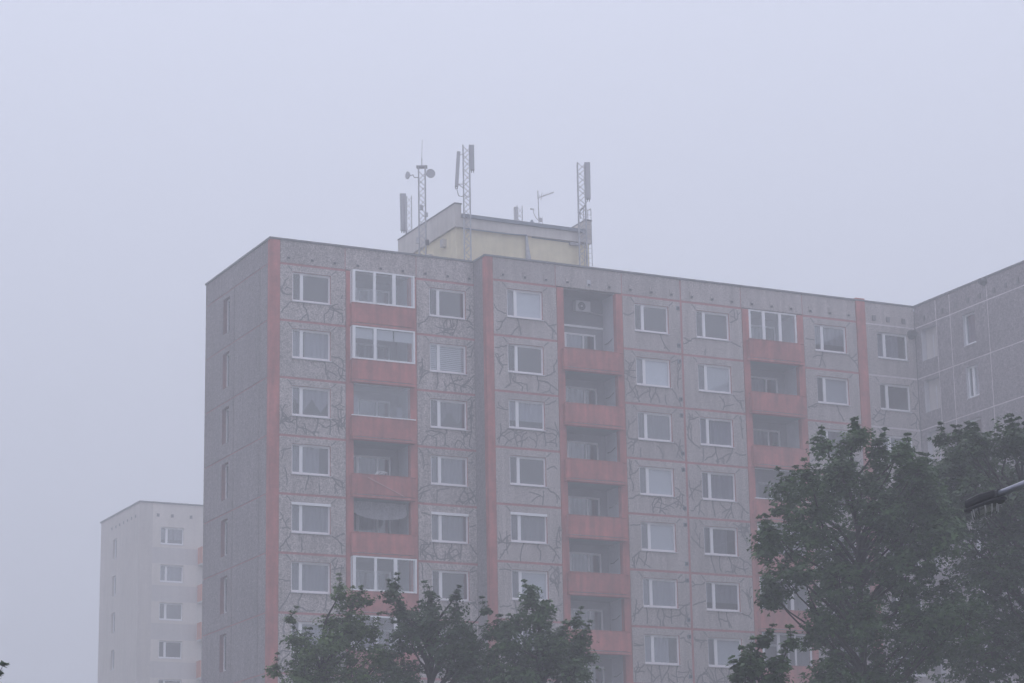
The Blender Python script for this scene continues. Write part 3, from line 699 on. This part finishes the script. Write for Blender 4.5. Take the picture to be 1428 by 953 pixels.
# ------------------------------------------------------------------ trees
vdir = Vector((fwd.x, fwd.y, 0)).normalized(); adir = Vector((vdir.y, -vdir.x, 0))
def leaves(clusters, n_per, size, seed, m, name, parent, spread=.24):
    rg = np.random.default_rng(seed); cl = np.array(clusters)   # x y z r ox oy oz (outward)
    nc = len(cl); N_ = nc*n_per
    c = np.repeat(cl, n_per, 0)
    off = rg.normal(size=(N_, 3)); off /= np.linalg.norm(off, axis=1, keepdims=True)+1e-9
    off *= (rg.random((N_, 1))**.45)*c[:, 3:4]; off[:, 2] *= .5
    pos = c[:, :3]+off
    nrm = np.stack([c[:, 4]*.6, c[:, 5]*.6, c[:, 6]*.4+1.1], 1)+rg.normal(size=(N_, 3))*.42+off/(c[:, 3:4])*.35
    nrm /= np.linalg.norm(nrm, axis=1, keepdims=True)
    a = rg.normal(size=(N_, 3)); a[:, 2] -= .6; a += c[:, 4:7]*.6
    t = a-nrm*np.sum(a*nrm, 1, keepdims=True); t /= np.linalg.norm(t, axis=1, keepdims=True)+1e-9
    b = np.cross(nrm, t); s = size*rg.uniform(.6, 1.25, (N_, 1))
    shape = np.array([(0, 0, 0), (-.52, .30, .05), (-.22, .48, -.03), (0, 1.0, -.10), (.22, .48, -.03), (.52, .30, .05)])
    V = np.empty((N_, 6, 3))
    for i, (x, y, z) in enumerate(shape): V[:, i] = pos+s*(b*x+t*(y-.4)+nrm*z)
    F = np.array([(0, 2, 1), (0, 3, 2), (0, 4, 3), (0, 5, 4)])
    idx = (np.arange(N_)[:, None, None]*6+F[None]).reshape(-1)
    me = bpy.data.meshes.new(name); me.vertices.add(N_*6); me.vertices.foreach_set('co', V.reshape(-1))
    nf = N_*4; me.loops.add(nf*3); me.loops.foreach_set('vertex_index', idx.astype(np.int32))
    me.polygons.add(nf); me.polygons.foreach_set('loop_start', np.arange(nf, dtype=np.int32)*3)
    try: me.polygons.foreach_set('loop_total', np.full(nf, 3, np.int32))
    except Exception: pass
    me.materials.append(M[m]); me.update(calc_edges=True); me.validate()
    return obj(name, me, parent, kind='stuff')

def tree(base, u0, v0, z0, s, lobes, label, m, seed, depth=1.6, leaf=.12, dens=1.0, per=21, group='trees in front of the apartment blocks', crown_r=None, cr=.215):
    """lobes: (u, v, r) crown masses in units of s metres, measured right of u0 and above v0 (height z0)"""
    r = random.Random(seed)
    t = thing('leafy_tree', base, label, 'tree', group)
    L3 = []
    for (u, v, q) in lobes:
        a = (u-u0)*s; z = z0+(v0-v-8)*s; R_ = q*s
        L3.append((a, r.uniform(-.35, .15)*depth, z, R_))
        if q > 24:
            L3.append((a+r.uniform(-.1, .1), depth*r.uniform(.4, 1), z-.25*R_, R_*.9)); L3.append((a+r.uniform(-.15, .15), -depth*r.uniform(.3, .8), z-.45*R_, R_*.75))
    zc = min(l[2] for l in L3)-.6
    tr = MB(); zz = max(zc, 2.2); zt_ = max(l[2] for l in L3 if l[2] > 0); tr.path([(0, 0, -.1), (.04, .03, zz*.4), (-.03, 0, zz*.8), (0, 0, zz+.5), (.05, .02, (zz+zt_)/2+.2), (0, 0, zt_-1.0)], [.22, .17, .12, .075, .04, .012], 'bark', 9); obj('trunk', tr, t)
    cl = []
    for (a, d, z, R_) in L3:
        c = adir*a+vdir*d+Vector((0, 0, z))
        st = Vector((0, 0, max(min(zz, 2.4), z-abs(a)*.75-r.uniform(.3, .8)))); mid = st.lerp(c, .5)+Vector((r.gauss(0, .15), r.gauss(0, .15), r.uniform(-.1, .3)))
        b = MB(); b.path([st, st.lerp(mid, .5)+Vector((0, 0, .1)), mid, mid.lerp(c, .6), c+Vector((0, 0, R_*.5))], [.042, .03, .022, .014, .005], 'bark', 6)
        n = int(max(5, dens*98*R_**1.9+6))
        for i in range(n):
            dv = Vector((r.gauss(0, 1), r.gauss(0, 1), r.gauss(0, 1)+.15)).normalized(); rad = max(.05, R_-cr*.6)*(r.uniform(.3, 1.0)**.6)*(1+.28*math.sin(dv.x*5+seed)*math.sin(dv.z*6+a*3))
            p = c+dv*rad
            if r.random() < .35: b.tube(c+dv*rad*.2, p, .010, 'bark', 4, .003)
            cl.append((p.x, p.y, p.z, cr*r.uniform(.6, 1.25)*(.62 if R_ < .22 else 1), dv.x, dv.y, dv.z))
        # shoots that break the outline upwards
        for i in range(2 if R_ > .35 else 1):
            dv = Vector((r.uniform(-.6, .6), r.uniform(-.5, .3), 1)).normalized(); p = c+dv*R_*.55
            for j in range(3):
                q_ = p+dv*.12*j; cl.append((q_.x, q_.y, q_.z, cr*(.6-.15*j), dv.x, dv.y, dv.z))
            b.tube(c, p+dv*.25, .008, 'bark', 4, .003)
        obj('branch', b, t)
    leaves(cl, per, leaf, seed, m, 'foliage', t)
    return t

s48 = 48/FPX
tree((-24.5, -66.5, 0), 1210, 953, 7.05, s48,
     [(1210, 608, 26), (1165, 612, 22), (1240, 625, 24), (1190, 650, 46), (1275, 630, 20), (1120, 672, 36), (1088, 742, 30), (1150, 720, 50), (1235, 700, 56), (1100, 800, 36), (1178, 790, 55), (1260, 780, 60),
      (1205, 862, 55), (1290, 860, 66), (1165, 935, 42), (1240, 940, 62), (1295, 700, 46), (1305, 660, 26), (1300, 690, 40), (1250, 640, 26), (1285, 665, 36), (1320, 740, 50), (1330, 860, 55), (1080, 828, 22), (1150, 870, 30)],
     'large green maple tree standing before the coral balconies at the right of the block', 'leaf_maple', 11, depth=2.6, leaf=.094)
s53 = 53/FPX
tree((-19.6, -65.5, 0), 1410, 953, 7.6, s53,
     [(1300, 634, 16), (1345, 638, 30), (1318, 650, 30), (1332, 632, 18), (1305, 690, 44), (1300, 740, 40), (1366, 650, 30), (1408, 650, 30), (1388, 640, 32), (1425, 655, 32), (1330, 705, 50), (1400, 720, 60), (1465, 700, 55), (1360, 800, 70), (1440, 800, 75), (1350, 900, 75), (1440, 900, 75), (1500, 770, 70), (1515, 860, 70)],
     'dark green tree cut by the right frame edge behind the street lamp head', 'leaf_dark', 12, depth=2.6, leaf=.094)
s55 = 55/FPX
tree((-31.3, -55.8, 0), 460, 953, 7.95, s55,
     [(486, 822, 20), (500, 840, 24), (522, 832, 12), (503, 868, 30), (478, 862, 18), (440, 902, 30), (412, 856, 12), (420, 886, 20), (432, 932, 32), (468, 885, 36), (500, 930, 46), (396, 928, 16), (455, 950, 40), (526, 872, 20), (538, 905, 26)],
     'light green tree with one tall leafy shoot, leftmost of three at the bottom', 'leaf_lime', 13, depth=1.5, dens=.8, leaf=.085)
tree((-29.2, -56.8, 0), 600, 953, 7.95, s55,
     [(550, 832, 20), (552, 812, 8), (602, 840, 20), (600, 822, 8), (640, 850, 18), (636, 832, 7), (600, 862, 30), (641, 872, 26), (560, 852, 22), (660, 900, 30), (575, 872, 40), (622, 892, 44), (560, 930, 44), (650, 932, 44), (686, 880, 20), (680, 850, 10)],
     'dark fine leaved tree with spiky tips, middle of three at the bottom', 'leaf_dark', 14, depth=1.5, dens=.8, leaf=.080)
tree((-27.1, -57.9, 0), 745, 953, 7.95, s55,
     [(738, 828, 18), (742, 852, 30), (716, 868, 22), (776, 896, 28), (800, 905, 22), (700, 890, 32), (752, 900, 44), (790, 930, 40), (720, 935, 42), (798, 866, 14), (808, 888, 16), (816, 918, 14), (680, 930, 30)],
     'green maple with a rounded top, rightmost of three at the bottom', 'leaf_maple', 15, depth=1.5, dens=.8, leaf=.094)
s42 = 42/FPX
tree((-29.3, -70.6, 0), 1050, 953, 6.4, s42,
     [(1048, 888, 15), (1030, 915, 26), (1070, 922, 20), (1010, 938, 14), (1086, 893, 10), (1060, 948, 26), (1028, 955, 20)],
     'small sparse young tree low in front of the big maple', 'leaf_maple', 16, depth=.6, leaf=.115, dens=.9)
s30 = 30/FPX
tree((-44.4, -76.8, 0), -35, 953, 5.2, s30,
     [(-5, 951, 15), (-9, 962, 22), (-16, 980, 24), (-50, 1000, 42), (-90, 1010, 60)],
     'tree with only a few leaf tips showing in the bottom left corner', 'leaf_dark', 17, depth=.5, leaf=.10, dens=.8, cr=.16)

# ------------------------------------------------------------------ street lamp
hp = Vector((-36.31, -85.68, 6.40))+adir*.06-Vector((0, 0, .10))                          # tip of the lamp head
ax = (adir*.47-vdir*.88).normalized()                        # from tip towards the pole
rzl = math.atan2(ax.y, ax.x)
pole = hp+ax*2.9; LZ = hp.z-6.40
t = thing('street_lamp', (pole.x, pole.y, LZ), 'dark street lamp head with clear ribbed bowl on a grey arm', 'street lamp', rz=rzl)
# local frame: x along the arm (tip at x=-2.9, pole at 0); the arm climbs slightly towards the pole
TL = .075                                                     # tilt of arm and head
def zt(x, z): return z+(x+2.9)*TL
zp = zt(0, 6.45)
obj('pole', MB().path([(0, 0, -LZ), (0, 0, 3), (0, 0, zp-.35)], [.09, .07, .055], 'steel', 14).mesh('pole', True), t)
obj('arm', MB().path([(0, 0, zp-.4), (-.10, 0, zp-.16), (-.35, 0, zt(-.35, 6.46)), (-1.2, 0, zt(-1.2, 6.46)), (-2.44, 0, zt(-2.44, 6.455))], .036, 'steel', 14).mesh('arm', True), t)
def loft(secs, m, name):
    b = MB(); k = b.mi(m); rows = []
    for (x, w, z0, z1) in secs:
        row = []
        for i in range(14):
            a = 2*math.pi*i/14; cy = math.copysign(abs(math.cos(a))**.6, math.cos(a))*w/2; cz = (z0+z1)/2+math.copysign(abs(math.sin(a))**.6, math.sin(a))*(z1-z0)/2
            row.append(len(b.v)); b.v.append((x, cy, zt(x, cz)))
        rows.append(row)
    for a_, c_ in zip(rows, rows[1:]):
        for i in range(14): b.f.append((a_[i], c_[i], c_[(i+1) % 14], a_[(i+1) % 14])); b.m.append(k)
    b.f.append(tuple(rows[0])); b.m.append(k); b.f.append(tuple(reversed(rows[-1]))); b.m.append(k)
    return b.mesh(name, False)
head = obj('lamp_head', loft([(-2.90, .11, 6.42, 6.47), (-2.86, .17, 6.41, 6.51), (-2.62, .19, 6.41, 6.52), (-2.44, .13, 6.42, 6.51), (-2.40, .09, 6.43, 6.49)], 'lampshell', 'lamp_head'), t)
obj('clamp', loft([(-2.46, .10, 6.41, 6.50), (-2.38, .10, 6.41, 6.50)], 'black', 'clamp'), head)
obj('rim', loft([(-2.92, .09, 6.385, 6.412), (-2.88, .17, 6.375, 6.414), (-2.64, .20, 6.365, 6.414), (-2.44, .17, 6.37, 6.414), (-2.33, .08, 6.38, 6.41)], 'lampshell', 'rim'), head)
def bowl():
    b = MB(); k = b.mi('bowl'); n = 18; rows = []
    for (q, dz) in ((1, 0), (.96, -.035), (.80, -.065), (.45, -.08)):
        row = []
        for i in range(n):
            a = 2*math.pi*i/n; x = -2.64+.19*q*math.cos(a); row.append(len(b.v)); b.v.append((x, .085*q*math.sin(a), zt(x, 6.366+dz)))
        rows.append(row)
    for a_, c_ in zip(rows, rows[1:]):
        for i in range(n): b.f.append((a_[i], a_[(i+1) % n], c_[(i+1) % n], c_[i])); b.m.append(k)
    b.f.append(tuple(rows[-1])); b.m.append(k)
    return b.mesh('bowl', True)
obj('bowl', bowl(), head)
for i in range(12):
    a = 2*math.pi*i/12; xa = -2.64+.195*math.cos(a); xb = -2.64+.185*math.cos(a)
    obj('bowl_rib', MB().tube((xa, .088*math.sin(a), zt(xa, 6.37)), (xb, .078*math.sin(a), zt(xb, 6.29)), .009, 'black' if i in (2, 5, 6, 9) else 'ac', 5, .004), head)
obj('lamp_tube', MB().tube((-2.74, 0, zt(-2.74, 6.34)), (-2.54, 0, zt(-2.54, 6.34)), .025, 'ac', 10), head)

# ------------------------------------------------------------------ fog
hz = MB(); hz.box(c0[0]-R-10, c0[0]+R+10, c0[1]-R-10, c0[1]+R+10, -1, 44.6, 'white')
hm = bpy.data.materials.new('fog'); hm.use_nodes = True; t_ = hm.node_tree; t_.nodes.clear()
o_ = t_.nodes.new('ShaderNodeOutputMaterial'); pv = t_.nodes.new('ShaderNodeVolumePrincipled')
pv.inputs['Color'].default_value = (*HAZE_C, 1); pv.inputs['Density'].default_value = HAZE_D; pv.inputs['Anisotropy'].default_value = HAZE_G
t_.links.new(pv.outputs[0], o_.inputs['Volume'])
me = hz.mesh('haze'); me.materials.clear(); me.materials.append(hm)
obj('haze', me, kind='stuff')
